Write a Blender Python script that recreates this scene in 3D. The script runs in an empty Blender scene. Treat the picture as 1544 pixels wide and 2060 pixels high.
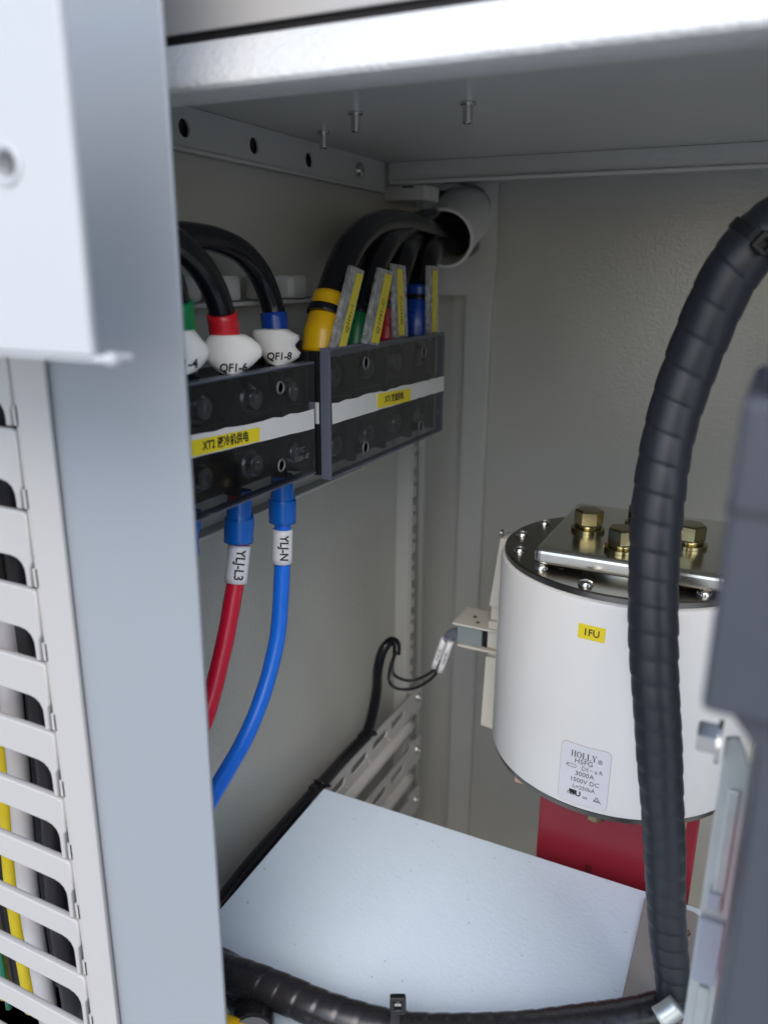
import bpy, bmesh, math, random
from mathutils import Vector, Matrix, Quaternion
random.seed(7)
S = bpy.context.scene
COL = S.collection

# ------------------------------------------------------------------ camera
cam_data = bpy.data.cameras.new('camera')
cam = bpy.data.objects.new('camera', cam_data)
COL.objects.link(cam)
S.camera = cam
YAW, PITCH, ROLL = math.radians(25.94), math.radians(16.62), math.radians(0.453)
F = Vector((-math.sin(YAW)*math.cos(PITCH), math.cos(YAW)*math.cos(PITCH), -math.sin(PITCH)))
R0 = Vector((math.cos(YAW), math.sin(YAW), 0)); U0 = R0.cross(F)
Rr = R0*math.cos(ROLL)+U0*math.sin(ROLL); Ur = -R0*math.sin(ROLL)+U0*math.cos(ROLL)
cam.matrix_world = Matrix(((Rr.x, Ur.x, -F.x, 0), (Rr.y, Ur.y, -F.y, 0), (Rr.z, Ur.z, -F.z, 0), (0, 0, 0, 1)))
cam_data.sensor_fit = 'VERTICAL'
cam_data.sensor_height = 8.875
cam_data.sensor_width = 6.65
cam_data.lens = 6.9
cam_data.clip_start = 0.01
cam_data.clip_end = 500
cam_data.dof.use_dof = True
cam_data.dof.focus_distance = 0.475
cam_data.dof.aperture_fstop = 1.55

# ------------------------------------------------------------------ light
world = bpy.data.worlds.new('World'); S.world = world; world.use_nodes = True
wn = world.node_tree.nodes; wl = world.node_tree.links
SUN_EL, SUN_AZ = math.radians(43), math.radians(20)     # in front of the cabinet, a little to the right
sky = wn.new('ShaderNodeTexSky'); sky.sky_type = 'NISHITA'; sky.sun_disc = False
sky.sun_elevation = SUN_EL; sky.sun_rotation = math.pi - SUN_AZ
sky.air_density = 1.0; sky.dust_density = 1.6; sky.ozone_density = 1.2
wl.new(sky.outputs[0], wn['Background'].inputs[0])
wn['Background'].inputs[1].default_value = 0.15
sun_d = bpy.data.lights.new('sun', 'SUN'); sun_d.energy = 0.95; sun_d.angle = math.radians(45); sun_d.color = (1, .97, .93)
sun = bpy.data.objects.new('sun', sun_d); COL.objects.link(sun)
sd = Vector((math.sin(SUN_AZ)*math.cos(SUN_EL), -math.cos(SUN_AZ)*math.cos(SUN_EL), math.sin(SUN_EL)))
sun.rotation_euler = sd.to_track_quat('Z', 'Y').to_euler()
S.view_settings.view_transform = 'Standard'; S.view_settings.look = 'None'
S.view_settings.gamma = 1; S.view_settings.use_curve_mapping = False
S.view_settings.exposure = 0.95

# ------------------------------------------------------------------ materials
def mat(name, col, rough=.5, metal=0., bump=0., bscale=400., var=.04, vscale=30., coat=0., spec=.5, dirt=0., sss=0., smudge=0., smcol=(.25, .25, .25), smscale=22.):
    m = bpy.data.materials.new(name); m.use_nodes = True
    n, l = m.node_tree.nodes, m.node_tree.links
    b = n['Principled BSDF']
    b.inputs['Roughness'].default_value = rough; b.inputs['Metallic'].default_value = metal
    b.inputs['Coat Weight'].default_value = coat; b.inputs['Specular IOR Level'].default_value = spec
    tc = n.new('ShaderNodeTexCoord')
    nz = n.new('ShaderNodeTexNoise'); nz.inputs['Scale'].default_value = vscale; nz.inputs['Detail'].default_value = 6
    l.new(tc.outputs['Object'], nz.inputs['Vector'])
    mx = n.new('ShaderNodeMix'); mx.data_type = 'RGBA'
    mx.inputs[6].default_value = tuple(max(0, c*(1-var)) for c in col)+(1,)
    mx.inputs[7].default_value = tuple(min(1, c*(1+var)) for c in col)+(1,)
    l.new(nz.outputs['Fac'], mx.inputs[0])
    out = mx.outputs[2]
    if dirt > 0:
        v = n.new('ShaderNodeTexNoise'); v.inputs['Scale'].default_value = 260; v.inputs['Detail'].default_value = 2
        l.new(tc.outputs['Object'], v.inputs['Vector'])
        rp = n.new('ShaderNodeValToRGB'); rp.color_ramp.elements[0].position = .73; rp.color_ramp.elements[1].position = .78
        l.new(v.outputs['Fac'], rp.inputs[0])
        mul = n.new('ShaderNodeMath'); mul.operation = 'MULTIPLY'; mul.inputs[1].default_value = dirt
        l.new(rp.outputs[0], mul.inputs[0])
        m2 = n.new('ShaderNodeMix'); m2.data_type = 'RGBA'; m2.inputs[7].default_value = (.12, .13, .14, 1)
        l.new(mul.outputs[0], m2.inputs[0]); l.new(out, m2.inputs[6]); out = m2.outputs[2]
    if smudge > 0:
        mp_ = n.new('ShaderNodeMapping'); mp_.inputs['Scale'].default_value = (1, 1, .35)
        l.new(tc.outputs['Object'], mp_.inputs[0])
        v = n.new('ShaderNodeTexNoise'); v.inputs['Scale'].default_value = smscale; v.inputs['Detail'].default_value = 8; v.inputs['Roughness'].default_value = .65
        l.new(mp_.outputs[0], v.inputs['Vector'])
        rp = n.new('ShaderNodeMapRange'); rp.inputs[1].default_value = .52; rp.inputs[2].default_value = .80; rp.inputs[4].default_value = smudge
        l.new(v.outputs['Fac'], rp.inputs[0])
        m3 = n.new('ShaderNodeMix'); m3.data_type = 'RGBA'; m3.inputs[7].default_value = smcol+(1,)
        l.new(rp.outputs[0], m3.inputs[0]); l.new(out, m3.inputs[6]); out = m3.outputs[2]
    l.new(out, b.inputs['Base Color'])
    rv = n.new('ShaderNodeMapRange'); rv.inputs[3].default_value = max(.02, rough*.85); rv.inputs[4].default_value = min(1, rough*1.15)
    l.new(nz.outputs['Fac'], rv.inputs[0]); l.new(rv.outputs[0], b.inputs['Roughness'])
    if bump > 0:
        nb = n.new('ShaderNodeTexNoise'); nb.inputs['Scale'].default_value = bscale; nb.inputs['Detail'].default_value = 2
        l.new(tc.outputs['Object'], nb.inputs['Vector'])
        bp = n.new('ShaderNodeBump'); bp.inputs['Strength'].default_value = 1; bp.inputs['Distance'].default_value = bump
        l.new(nb.outputs['Fac'], bp.inputs['Height']); l.new(bp.outputs['Normal'], b.inputs['Normal'])
    if sss > 0:
        b.inputs['Subsurface Weight'].default_value = sss; b.inputs['Subsurface Scale'].default_value = .004
    return m

def clear(name, tint=(.93, .95, .96), haze=.04, gloss_rough=.06, ior=1.49, hazecol=(.5, .52, .56), hscale=60):
    m = bpy.data.materials.new(name); m.use_nodes = True
    n, l = m.node_tree.nodes, m.node_tree.links
    out = n['Material Output']; n.remove(n['Principled BSDF'])
    tr = n.new('ShaderNodeBsdfTransparent'); tr.inputs[0].default_value = tint+(1,)
    df = n.new('ShaderNodeBsdfDiffuse'); df.inputs[0].default_value = hazecol+(1,)
    gl = n.new('ShaderNodeBsdfGlossy'); gl.inputs['Roughness'].default_value = gloss_rough
    tc = n.new('ShaderNodeTexCoord'); nz = n.new('ShaderNodeTexNoise'); nz.inputs['Scale'].default_value = hscale; nz.inputs['Detail'].default_value = 5
    l.new(tc.outputs['Object'], nz.inputs['Vector'])
    mr = n.new('ShaderNodeMapRange'); mr.inputs[1].default_value = .3; mr.inputs[2].default_value = .75
    mr.inputs[3].default_value = haze*.5; mr.inputs[4].default_value = haze*1.6
    l.new(nz.outputs['Fac'], mr.inputs[0])
    m1 = n.new('ShaderNodeMixShader'); l.new(mr.outputs[0], m1.inputs[0]); l.new(tr.outputs[0], m1.inputs[1]); l.new(df.outputs[0], m1.inputs[2])
    lw = n.new('ShaderNodeLayerWeight'); lw.inputs[0].default_value = .5
    pw = n.new('ShaderNodeMath'); pw.operation = 'POWER'; pw.inputs[1].default_value = 5; l.new(lw.outputs['Facing'], pw.inputs[0])
    fr = n.new('ShaderNodeMath'); fr.operation = 'MULTIPLY_ADD'; fr.inputs[1].default_value = .96; fr.inputs[2].default_value = .04; l.new(pw.outputs[0], fr.inputs[0])
    m2 = n.new('ShaderNodeMixShader'); l.new(fr.outputs[0], m2.inputs[0]); l.new(m1.outputs[0], m2.inputs[1]); l.new(gl.outputs[0], m2.inputs[2])
    l.new(m2.outputs[0], out.inputs['Surface'])
    return m

M = dict(
    paint=mat('grey_powder_coat', (.425, .425, .392), .22, spec=1., bump=.00036, bscale=420, var=.03, vscale=7, smudge=.12),
    paint_s=mat('grey_powder_coat_smooth', (.46, .465, .445), .36, bump=.00012, bscale=450, var=.04, smudge=.15),
    frame=mat('pale_grey_frame_paint', (.255, .278, .305), .40, bump=.00012, bscale=480, var=.035, vscale=8, smudge=.12),
    beam=mat('pale_textured_paint', (.60, .61, .61), .40, bump=.0009, bscale=330, var=.03),
    gasket_and_shade=mat('gasket_rubber_and_shade', (.03, .028, .03), .7),  # seam gasket, and the near-black that paints shade behind holes and slots
    panel=mat('white_textured_paint', (.70, .82, .93), .38, bump=.0002, bscale=480, var=.025, vscale=12, dirt=.45, smudge=.1, smcol=(.45, .5, .55)),
    duct=mat('duct_plastic', (.40, .39, .38), .4, var=.02),
    cover=mat('white_cover_paint', (.47, .485, .50), .35, var=.02),
    black=mat('black_moulded_plastic', (.009, .009, .011), .42, spec=.35, var=.2, bump=.00003),
    rubber=mat('black_cable_jacket', (.008, .008, .011), .17, spec=.3, var=.2, vscale=80),
    wrap=mat('black_spiral_wrap', (.017, .02, .027), .40, var=.2, vscale=120),
    wrapb=mat('brown_black_spiral_wrap', (.017, .016, .018), .27, var=.2, vscale=120),
    device=mat('dark_slate_plastic', (.046, .051, .066), .40, var=.06, bump=.00004, bscale=600),
    white=mat('white_plastic', (.70, .69, .66), .4, var=.02, sss=.1),
    ivory=mat('ivory_plastic', (.58, .56, .50), .45, var=.03),
    cloth=mat('white_marker_sleeve', (.72, .70, .66), .7, var=.05, bump=.0002, bscale=300),
    paper=mat('white_paper', (.66, .66, .64), .6, var=.03),
    marker=mat('white_marker_tube', (.74, .74, .76), .45, var=.02),
    ceramic=mat('white_glazed_ceramic', (.74, .74, .73), .30, var=.03, vscale=14, smudge=.16, smcol=(.42, .41, .39), smscale=30),
    label=mat('silver_white_label', (.66, .66, .71), .4, var=.01),
    lblline=mat('label_border', (.45, .40, .38), .5),
    ylabel=mat('yellow_label', (.80, .64, .015), .42, var=.04),
    ystrip=mat('yellow_card', (.62, .52, .04), .5, var=.05),
    ink=mat('black_print', (.012, .012, .015), .5),
    inkg=mat('grey_print', (.12, .12, .13), .5),
    emboss=mat('pale_embossing', (.13, .13, .135), .4),
    red=mat('red_heat_shrink', (.50, .012, .02), .3, var=.08, vscale=120),
    redc=mat('red_cable_jacket', (.58, .006, .035), .34, var=.1, smudge=.2, smcol=(.35, .05, .06), bump=.0002, bscale=120),
    redb=mat('red_busbar_sleeve', (.23, .014, .027), .36, var=.12, vscale=25, smudge=.25, smcol=(.30, .06, .06), bump=.0002, bscale=90),
    green=mat('green_heat_shrink', (.005, .17, .055), .3, var=.08, vscale=120),
    yellow=mat('yellow_heat_shrink', (.72, .42, .003), .3, var=.06, vscale=120),
    blue=mat('blue_heat_shrink', (.003, .04, .27), .28, var=.08, vscale=120),
    boot=mat('blue_vinyl_boot', (.004, .115, .48), .25, var=.05, vscale=120),
    bluec=mat('blue_cable_jacket', (.004, .15, .72), .36, var=.1, smudge=.2, smcol=(.05, .17, .45), bump=.0002, bscale=120),
    steel=mat('bright_steel', (.62, .61, .58), .22, 1., var=.08, vscale=200),
    galv=mat('galvanised_steel', (.62, .65, .63), .40, .7, var=.15, vscale=90),
    plate=mat('tinned_plate', (.70, .68, .61), .22, 1., var=.05, vscale=60),
    disc=mat('dark_end_plate', (.23, .22, .20), .3, 1., var=.1, vscale=50),
    zinc=mat('yellow_zinc_plating', (.34, .29, .15), .17, 1., var=.4, vscale=70),
    copper=mat('bare_copper', (.72, .40, .30), .3, 1., var=.1, vscale=90),
    greyplate=mat('dull_grey_plate', (.34, .33, .31), .42, .15, var=.06, bump=.00005, bscale=300),
    foam=mat('grey_conduit', (.62, .63, .63), .5, var=.06, bump=.0001, bscale=200),
    switch=mat('grey_green_switch', (.22, .26, .27), .4),
    acryl=clear('clear_acrylic', (.60, .62, .65), .006),
    acryl_e=mat('acrylic_edge', (.10, .11, .15), .25, var=.1, vscale=100),
    milky=clear('milky_tag_holder', (.75, .77, .78), .38, .25, hazecol=(.62, .62, .62), hscale=200),
    vinyl=clear('clear_vinyl_boot', (.65, .67, .75), .2, .15, hazecol=(.3, .32, .4), hscale=200),
    tape=mat('galvanised_cover_strip', (.40, .44, .50), .45, var=.04),
    wire_y=mat('yellow_wire', (.62, .48, .01), .4), wire_k=mat('black_wire', (.015, .013, .016), .4),
    wire_w=mat('white_wire', (.55, .53, .54), .4), wire_g=mat('green_wire', (.01, .16, .10), .4),
    ground=mat('concrete_ground', (.44, .43, .41), .9, var=.1, vscale=2),
)

# ------------------------------------------------------------------ helpers
WM = {}
def tag(o, label=None, cat=None, group=None, kind=None):
    if label: o['label'] = label
    if cat: o['category'] = cat
    if group: o['group'] = group
    if kind: o['kind'] = kind
    return o
def thing(name, loc, label, cat, group=None):
    o = bpy.data.objects.new(name, None); o.empty_display_size = .01
    COL.objects.link(o); o.location = loc; WM[o.name] = Matrix.Translation(loc)
    return tag(o, label, cat, group)
def link(name, me, m, parent=None, loc=(0, 0, 0), rot=None):
    o = bpy.data.objects.new(name, me); COL.objects.link(o)
    if m is not None and not me.materials: me.materials.append(M[m] if isinstance(m, str) else m)
    loc = Vector(loc)
    WM[o.name] = Matrix.Translation(loc) @ (rot.to_matrix().to_4x4() if rot is not None else Matrix.Identity(4))
    if parent is not None:
        o.parent = parent; o.matrix_parent_inverse = WM[parent.name].inverted()
    o.rotation_mode = 'QUATERNION'
    if rot is not None: o.rotation_quaternion = rot
    o.location = loc
    return o
def mesh(vs, fs, smooth=False, name='mesh'):
    me = bpy.data.meshes.new(name); me.from_pydata([tuple(v) for v in vs], [], fs); me.update()
    if smooth:
        me.polygons.foreach_set('use_smooth', [True]*len(me.polygons))
    return me
def recalc(me):
    bm = bmesh.new(); bm.from_mesh(me); bmesh.ops.recalc_face_normals(bm, faces=bm.faces); bm.to_mesh(me); bm.free(); return me
def box_me(x0, x1, y0, y1, z0, z1, bev=0, seg=2):
    bm = bmesh.new()
    bmesh.ops.create_cube(bm, size=1)
    for v in bm.verts:
        v.co = Vector((x0+(v.co.x+.5)*(x1-x0), y0+(v.co.y+.5)*(y1-y0), z0+(v.co.z+.5)*(z1-z0)))
    if bev: bmesh.ops.bevel(bm, geom=list(bm.edges), offset=bev, segments=seg, profile=.6, affect='EDGES')
    me = bpy.data.meshes.new('box'); bm.to_mesh(me); bm.free()
    return me
def box(name, x0, x1, y0, y1, z0, z1, m, parent=None, bev=0, seg=2):
    c = Vector(((x0+x1)/2, (y0+y1)/2, (z0+z1)/2))
    return link(name, box_me(x0-c.x, x1-c.x, y0-c.y, y1-c.y, z0-c.z, z1-c.z, bev, seg), m, parent, c)
def catmull(pts, n):
    P = [Vector(p) for p in pts]; P = [P[0]*2-P[1]]+P+[P[-1]*2-P[-2]]
    out = []
    for i in range(1, len(P)-2):
        for k in range(n):
            t = k/n; a, b, c, d = P[i-1], P[i], P[i+1], P[i+2]
            out.append(.5*((2*b)+(c-a)*t+(2*a-5*b+4*c-d)*t*t+(3*b-a-3*c+d)*t**3))
    out.append(P[-2]); return out
def frames(path):
    T = []
    for i in range(len(path)):
        a = path[max(0, i-1)]; b = path[min(len(path)-1, i+1)]; T.append((b-a).normalized())
    n = T[0].orthogonal().normalized(); fr = []
    for i, t in enumerate(T):
        if i:
            q = T[i-1].rotation_difference(t); n = q @ n
        n = (n-t*n.dot(t)).normalized(); fr.append((n, t.cross(n)))
    return fr
def tube_me(pts, r, seg=20, n=8, caps=True, rfun=None, resample=True, squash=1.0):
    path = catmull(pts, n) if resample else [Vector(p) for p in pts]
    fr = frames(path); vs, fs = [], []; N = len(path)
    for i, p in enumerate(path):
        t = i/(N-1)
        rr = r if not isinstance(r, (list, tuple)) else r[min(len(r)-2, int(t*(len(r)-1)))]*(1-(t*(len(r)-1) % 1 if t < 1 else 1))+r[min(len(r)-1, int(t*(len(r)-1))+1 if t < 1 else len(r)-1)]*(t*(len(r)-1) % 1 if t < 1 else 1)
        for k in range(seg):
            a = 2*math.pi*k/seg
            q = rr*(rfun(i, t, a) if rfun else 1)
            vs.append(p+fr[i][0]*math.cos(a)*q*squash+fr[i][1]*math.sin(a)*q)
    for i in range(N-1):
        for k in range(seg):
            k2 = (k+1) % seg
            fs.append((i*seg+k, i*seg+k2, (i+1)*seg+k2, (i+1)*seg+k))
    if caps:
        fs.append(tuple(range(seg-1, -1, -1))); fs.append(tuple((N-1)*seg+k for k in range(seg)))
    me = mesh(vs, fs)
    me.polygons.foreach_set('use_smooth', [len(p.vertices) == 4 for p in me.polygons])
    return me
def shift(me, c):
    c = Vector(c)
    for v in me.vertices: v.co -= c
    return me
def tube(name, pts, r, m, parent=None, **k):
    c = Vector(pts[0])
    return link(name, shift(tube_me(pts, r, **k), c), m, parent, c)
def lathe_me(prof, seg=32, smooth=True, caps=True):
    vs, fs = [], []
    for (r, z) in prof:
        for k in range(seg):
            a = 2*math.pi*k/seg; vs.append((r*math.cos(a), r*math.sin(a), z))
    for i in range(len(prof)-1):
        for k in range(seg):
            k2 = (k+1) % seg
            fs.append((i*seg+k, i*seg+k2, (i+1)*seg+k2, (i+1)*seg+k))
    if caps and prof[0][0] > 1e-6: fs.append(tuple(range(seg-1, -1, -1)))
    if caps and prof[-1][0] > 1e-6: fs.append(tuple((len(prof)-1)*seg+k for k in range(seg)))
    me = mesh(vs, fs)
    if smooth:
        me.polygons.foreach_set('use_smooth', [len(p.vertices) == 4 for p in me.polygons])
        me.set_sharp_from_angle(angle=math.radians(35))
    return me
def lathe(name, prof, loc, m, parent=None, axis=None, seg=32, caps=True):
    rot = Vector((0, 0, 1)).rotation_difference(Vector(axis).normalized()) if axis is not None else None
    return link(name, lathe_me(prof, seg, True, caps), m, parent, loc, rot)
DG = bpy.context.evaluated_depsgraph_get
def curve_mesh(cu):
    o = bpy.data.objects.new('tmp', cu); COL.objects.link(o)
    bpy.context.view_layer.update()
    me = bpy.data.meshes.new_from_object(o.evaluated_get(DG()))
    bpy.data.objects.remove(o); bpy.data.curves.remove(cu)
    return me
def sheet_me(outer, holes, t, bev=0):
    cu = bpy.data.curves.new('sheet', 'CURVE'); cu.dimensions = '2D'; cu.fill_mode = 'BOTH'
    cu.extrude = t/2-bev; cu.bevel_depth = bev; cu.bevel_resolution = 1
    if bev: cu.offset = -bev
    for pts in [outer]+holes:
        sp = cu.splines.new('POLY'); sp.points.add(len(pts)-1); sp.use_cyclic_u = True
        for p, q in zip(sp.points, pts): p.co = (q[0], q[1], 0, 1)
    return curve_mesh(cu)
def basis(u, v):
    u = Vector(u).normalized(); v = Vector(v).normalized(); w = u.cross(v)
    return Matrix((u, v, w)).transposed().to_quaternion()
def sheet(name, outer, holes, t, loc, u, v, m, parent=None, bev=0):
    return link(name, sheet_me(outer, holes, t, bev), m, parent, loc, basis(u, v))
def circ(x, y, r, n=20): return [(x+r*math.cos(2*math.pi*k/n), y+r*math.sin(2*math.pi*k/n)) for k in range(n)]
def rect(x0, x1, y0, y1, r=0, n=4):
    if r <= 0: return [(x0, y0), (x1, y0), (x1, y1), (x0, y1)]
    o = []
    for cx, cy, a0 in ((x1-r, y0+r, -90), (x1-r, y1-r, 0), (x0+r, y1-r, 90), (x0+r, y0+r, 180)):
        for k in range(n+1):
            a = math.radians(a0+90*k/n); o.append((cx+r*math.cos(a), cy+r*math.sin(a)))
    return o
def text_me(s, size, align='CENTER', sx=1.0, bold=0.0, extrude=0.00006, shear=0):
    cu = bpy.data.curves.new('txt', 'FONT'); cu.body = s; cu.size = size; cu.align_x = align; cu.align_y = 'CENTER'
    cu.resolution_u = 3; cu.offset = bold; cu.extrude = extrude; cu.shear = shear
    me = curve_mesh(cu)
    for v in me.vertices: v.co.x *= sx
    return me
def text(name, s, size, loc, u, v, m, parent, **k):
    return link(name, text_me(s, size, **k), m, parent, loc, basis(u, v))
def bend_on(me, ang0, R):            # flat x along the arc, y up, z outwards -> round a vertical cylinder of radius R
    for v in me.vertices:
        a = ang0+v.co.x/R; r = R+v.co.z
        v.co = Vector((r*math.cos(a), r*math.sin(a), v.co.y))
    return me
def join(ms):
    bm = bmesh.new()
    for me in ms: bm.from_mesh(me)
    o = bpy.data.meshes.new('joined'); bm.to_mesh(o); bm.free(); return o
def moved(me, dx=0, dy=0, dz=0):
    for v in me.vertices: v.co += Vector((dx, dy, dz))
    return me
def subdiv(me, cuts=1):
    bm = bmesh.new(); bm.from_mesh(me); bmesh.ops.subdivide_edges(bm, edges=bm.edges, cuts=cuts, use_grid_fill=True); bm.to_mesh(me); bm.free(); return me

X, Y, Z = Vector((1, 0, 0)), Vector((0, 1, 0)), Vector((0, 0, 1))

# screws shared by many things
def pan_head(r, h, slot=True):
    prof = [(r*1.0, 0), (r, h*.35), (r*.85, h*.75), (r*.5, h*.97), (r*.32, h), (r*.22, h*.45), (0.0, h*.45)]
    return lathe_me(prof, 18)
def hex_me(af, h, ch=.12):
    R = af/math.sqrt(3); vs, fs = [], []
    for (rr, z) in ((R, 0), (R, h*(1-ch)), (R*.88, h)):
        for k in range(6):
            a = math.radians(60*k+10); vs.append((rr*math.cos(a), rr*math.sin(a), z))
    for i in range(2):
        for k in range(6): fs.append((i*6+k, i*6+(k+1) % 6, (i+1)*6+(k+1) % 6, (i+1)*6+k))
    fs.append(tuple(range(12, 18))); fs.append((5, 4, 3, 2, 1, 0))
    return mesh(vs, fs)
PAN = pan_head(.0042, .0026); PAN.materials.append(M['steel'])
PANS = pan_head(.0045, .003); PANS.materials.append(M['steel'])

# ================================================================== the cabinet shell
def struct(o): o['kind'] = 'structure'; return o
WX, DY, ZC = -.31, .80, .0865
struct(box('ground', -30, 30, -40, .25, -1.62, -1.6, 'ground'))
struct(box('left_wall', WX-.03, WX, .294, .70, -.75, .30, 'paint'))
struct(box('back_wall', -.36, .42, DY, DY+.02, -.75, .30, 'paint'))
box('corner_recess', -.36, -.345, .7005, .7995, -.75, .30, 'paint_s', None)
struct(bpy.data.objects['corner_recess'])
struct(box('right_wall', .40, .42, .256, .7995, -.75, .30, 'paint'))
struct(box('floor', -.34, .42, .256, .82, -.77, -.7505, 'paint'))
struct(box('light_block_roof', -.36, .42, .2930, .82, .3003, .31, 'paint_s'))  # unseen, added to keep sky light from falling into the corner recess
ceil = struct(box('ceiling', WX+.0005, .3995, .2925, .7995, ZC, ZC+.01, 'paint_s'))
# studs welded into the ceiling
stud_me = lathe_me([(.0042, 0), (.0042, -.0012), (.0026, -.0014), (.0026, -.0098), (.0021, -.0102), (.0019, -.0103), (.0017, -.006), (0, -.006)], 16)
stud_me.materials.append(M['steel'])
for p in ((-0.2766, 0.4768, 0.0865), (-0.2292, 0.4311, 0.0865), (-0.1629, 0.4312, 0.0865)):
    link('stud', stud_me, None, ceil, (p[0], p[1], ZC-.0002))

# raised rib on the back wall and the perforated plate under the roof
rib = box('back_rib', -.2935, -.2665, .789, .7997, -.75, .066, 'paint_s', None, .0012)
tag(rib, 'tall grey sheet metal rib running down the back wall beside the corner', 'cabinet rib')
bp = thing('gland_plate', (-.30, .79, .05), 'grey plate with a round cable hole in the upper back corner', 'gland plate')
hx, hz = (-0.2969, 0.7880, 0.0580)[0], (-0.2969, 0.7880, 0.0580)[2]
ox = -.30
sheet('plate', rect(-.344-ox, -.2625-ox, -.02, .086), [circ(hx-ox, hz, .0285, 28), rect(-.327-ox, -.314-ox, .069, .080)], .002, (ox, .7865, 0), X, Z, 'paint_s', bp)

# front frame
post = thing('door_frame_post', (-.225, .2295, -.6), 'smooth pale grey upright post of the cabinet door frame at left', 'frame post')
sheet('face', rect(-.2760, -.1920, -.75, .45), [], .002, (0, .2295, 0), X, Z, 'frame', post, .0004)
beam = thing('front_beam', (.1, .28, .06), 'white textured front beam across the top of the opening', 'frame beam')
pr = [(.2850, .0868), (.2836, .0866), (.2822, .0856), (.2722, .0722), (.2706, .0698), (.2704, .0682), (.2714, .0668), (.2742, .0662), (.2905, .0660), (.2920, .0668), (.2925, .0860), (.2890, .0862), (.2890, .0800), (.2868, .0845)]
xs = [-.295+.695*i/30 for i in range(31)]
vs = [(x, a, b) for x in xs for a, b in pr]; n = len(pr)
fs = [(i*n+k, (i+1)*n+k, (i+1)*n+(k+1) % n, i*n+(k+1) % n) for i in range(30) for k in range(n)]
bme = recalc(mesh(vs, fs, True)); bme.set_sharp_from_angle(angle=math.radians(40))
link('rail', bme, 'beam', beam)
box('gasket_and_shade', -.295, .40, .2875, .2905, .0864, .0930, 'gasket_and_shade', beam)
up = box('upper_door_panel', -.295, .40, .2840, .2862, .0905, .35, 'duct', None, .0006)
tag(up, 'pale grey panel above the white front beam, cut by the top edge', 'panel')

# rails under the ceiling
lr = thing('side_rail', (-.306, .45, .065), 'grey rail with round holes under the ceiling on the left wall', 'rail')
holes = [circ(y, z, .0048) for (y, z) in ((.3758, .0750), (.4409, .0747), (.5054, .0742), (.312, .0750))]
sheet('rail_face', rect(.294, .622, .0655, .0862), holes, .0016, (-.3052, 0, 0), Y, Z, 'paint_s', lr)
box('lower_lip', -.3095, -.3030, .294, .626, .0630, .0653, 'paint_s', lr, .0006)
box('rail_hole_shade', -.3096, -.3088, .294, .626, .0660, .0855, 'gasket_and_shade', lr)  # dark sheet standing in for the shade behind the rail holes
s_ = link('screw', PANS, None, lr, (-.3040, .5778, .0754), Vector((0, 0, 1)).rotation_difference(X))
sc = lathe('washer', [(.0062, 0), (.0062, .001), (.003, .001)], (-.3044, .5778, .0754), 'steel', lr, X, 20)
rr = thing('rear_rail', (0, .625, .07), 'grey rail across the back under the ceiling', 'rail')
box('rail_face', -.3025, .3990, .6255, .6275, .0725, .0862, 'paint', rr, .0005)
box('lower_lip', -.3005, .3990, .6225, .6270, .0695, .0722, 'paint_s', rr, .001)
blk = thing('hinge_block', (-.291, .632, .057), 'small grey block fixed under the rear rail in the corner', 'bracket')
box('housing', -.3096, -.2725, .6310, .6600, .0578, .0693, 'paint_s', blk, .001)
box('slot', -.2925, -.2830, .6302, .6309, .0672, .0686, 'gasket_and_shade', blk)

# slotted upright and cable support rails on the left wall
sp = thing('slotted_upright', (-.30, .68, -.7), 'grey slotted mounting upright on the left wall near the back corner', 'mounting rail')
box('front_flange', -.3098, -.2956, .6635, .6655, -.74, .055, 'paint_s', sp)
sl = []
z = -.70; i = 0
while z < .03:
    sl.append(rect(.668, .6738, z, z+(.0105 if i % 2 else .0062), .0016, 2)); z += .0142; i += 1
sheet('slotted_face', rect(.6657, .6945, -.74, .055), sl, .0016, (-.2948, 0, 0), Y, Z, 'paint_s', sp)
box('slot_shade', -.3090, -.3082, .666, .694, -.74, .055, 'gasket_and_shade', sp)  # dark sheet that paints the shade seen through the slots

def support(name, zt, label, y0):
    t = thing(name, (-.29, .58, zt-.03), label, 'cable support', 'cable support rails on the left wall')
    hs = [rect(y, y+.030, zt-.0170, zt-.0085, .004, 4) for y in (.452, .494, .536, .578, .618)]
    hs = [h for h in hs if h[0][0] > y0+.01]
    sheet('slotted_strip', rect(y0, .6640, zt-.028, zt), hs, .0018, (-.2915, 0, 0), Y, Z, 'ivory2', t, .0004)
    me = tube_me([(-.2905, y0, zt-.034), (-.2905, .6, zt-.034), (-.2905, .6640, zt-.034)], .0062, 14, 4)
    link('rolled_edge', shift(me, (-.2905, y0, zt-.034)), 'ivory2', t, (-.2905, y0, zt-.034))
    sheet('end_tab', rect(.6645, .6935, zt-.030, zt), [circ(.6835, zt-.0135, .003, 10)], .0014, (-.2924, 0, 0), Y, Z, 'ivory2', t)
    link('screw', PANS, None, t, (-.2917, .6835, zt-.0135), Vector((0, 0, 1)).rotation_difference(X))
    for y in (.485, .527, .570, .611):
        if y > y0+.01: link('rivet', PAN, None, t, (-.2906, y, zt-.0225), Vector((0, 0, 1)).rotation_difference(X)).scale = (.35, .35, .35)
    return t
M['ivory2'] = mat('warm_grey_support_paint', (.54, .53, .52), .4, var=.03)
support('cable_support', -.4095, 'topmost slotted grey cable support rail on the left wall behind the white panel', .44)
support('cable_support', -.4720, 'second slotted grey cable support rail, below the one carrying the black cable', .44)
support('cable_support', -.5345, 'lowest visible grey cable support rail by the third screw', .44)

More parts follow.
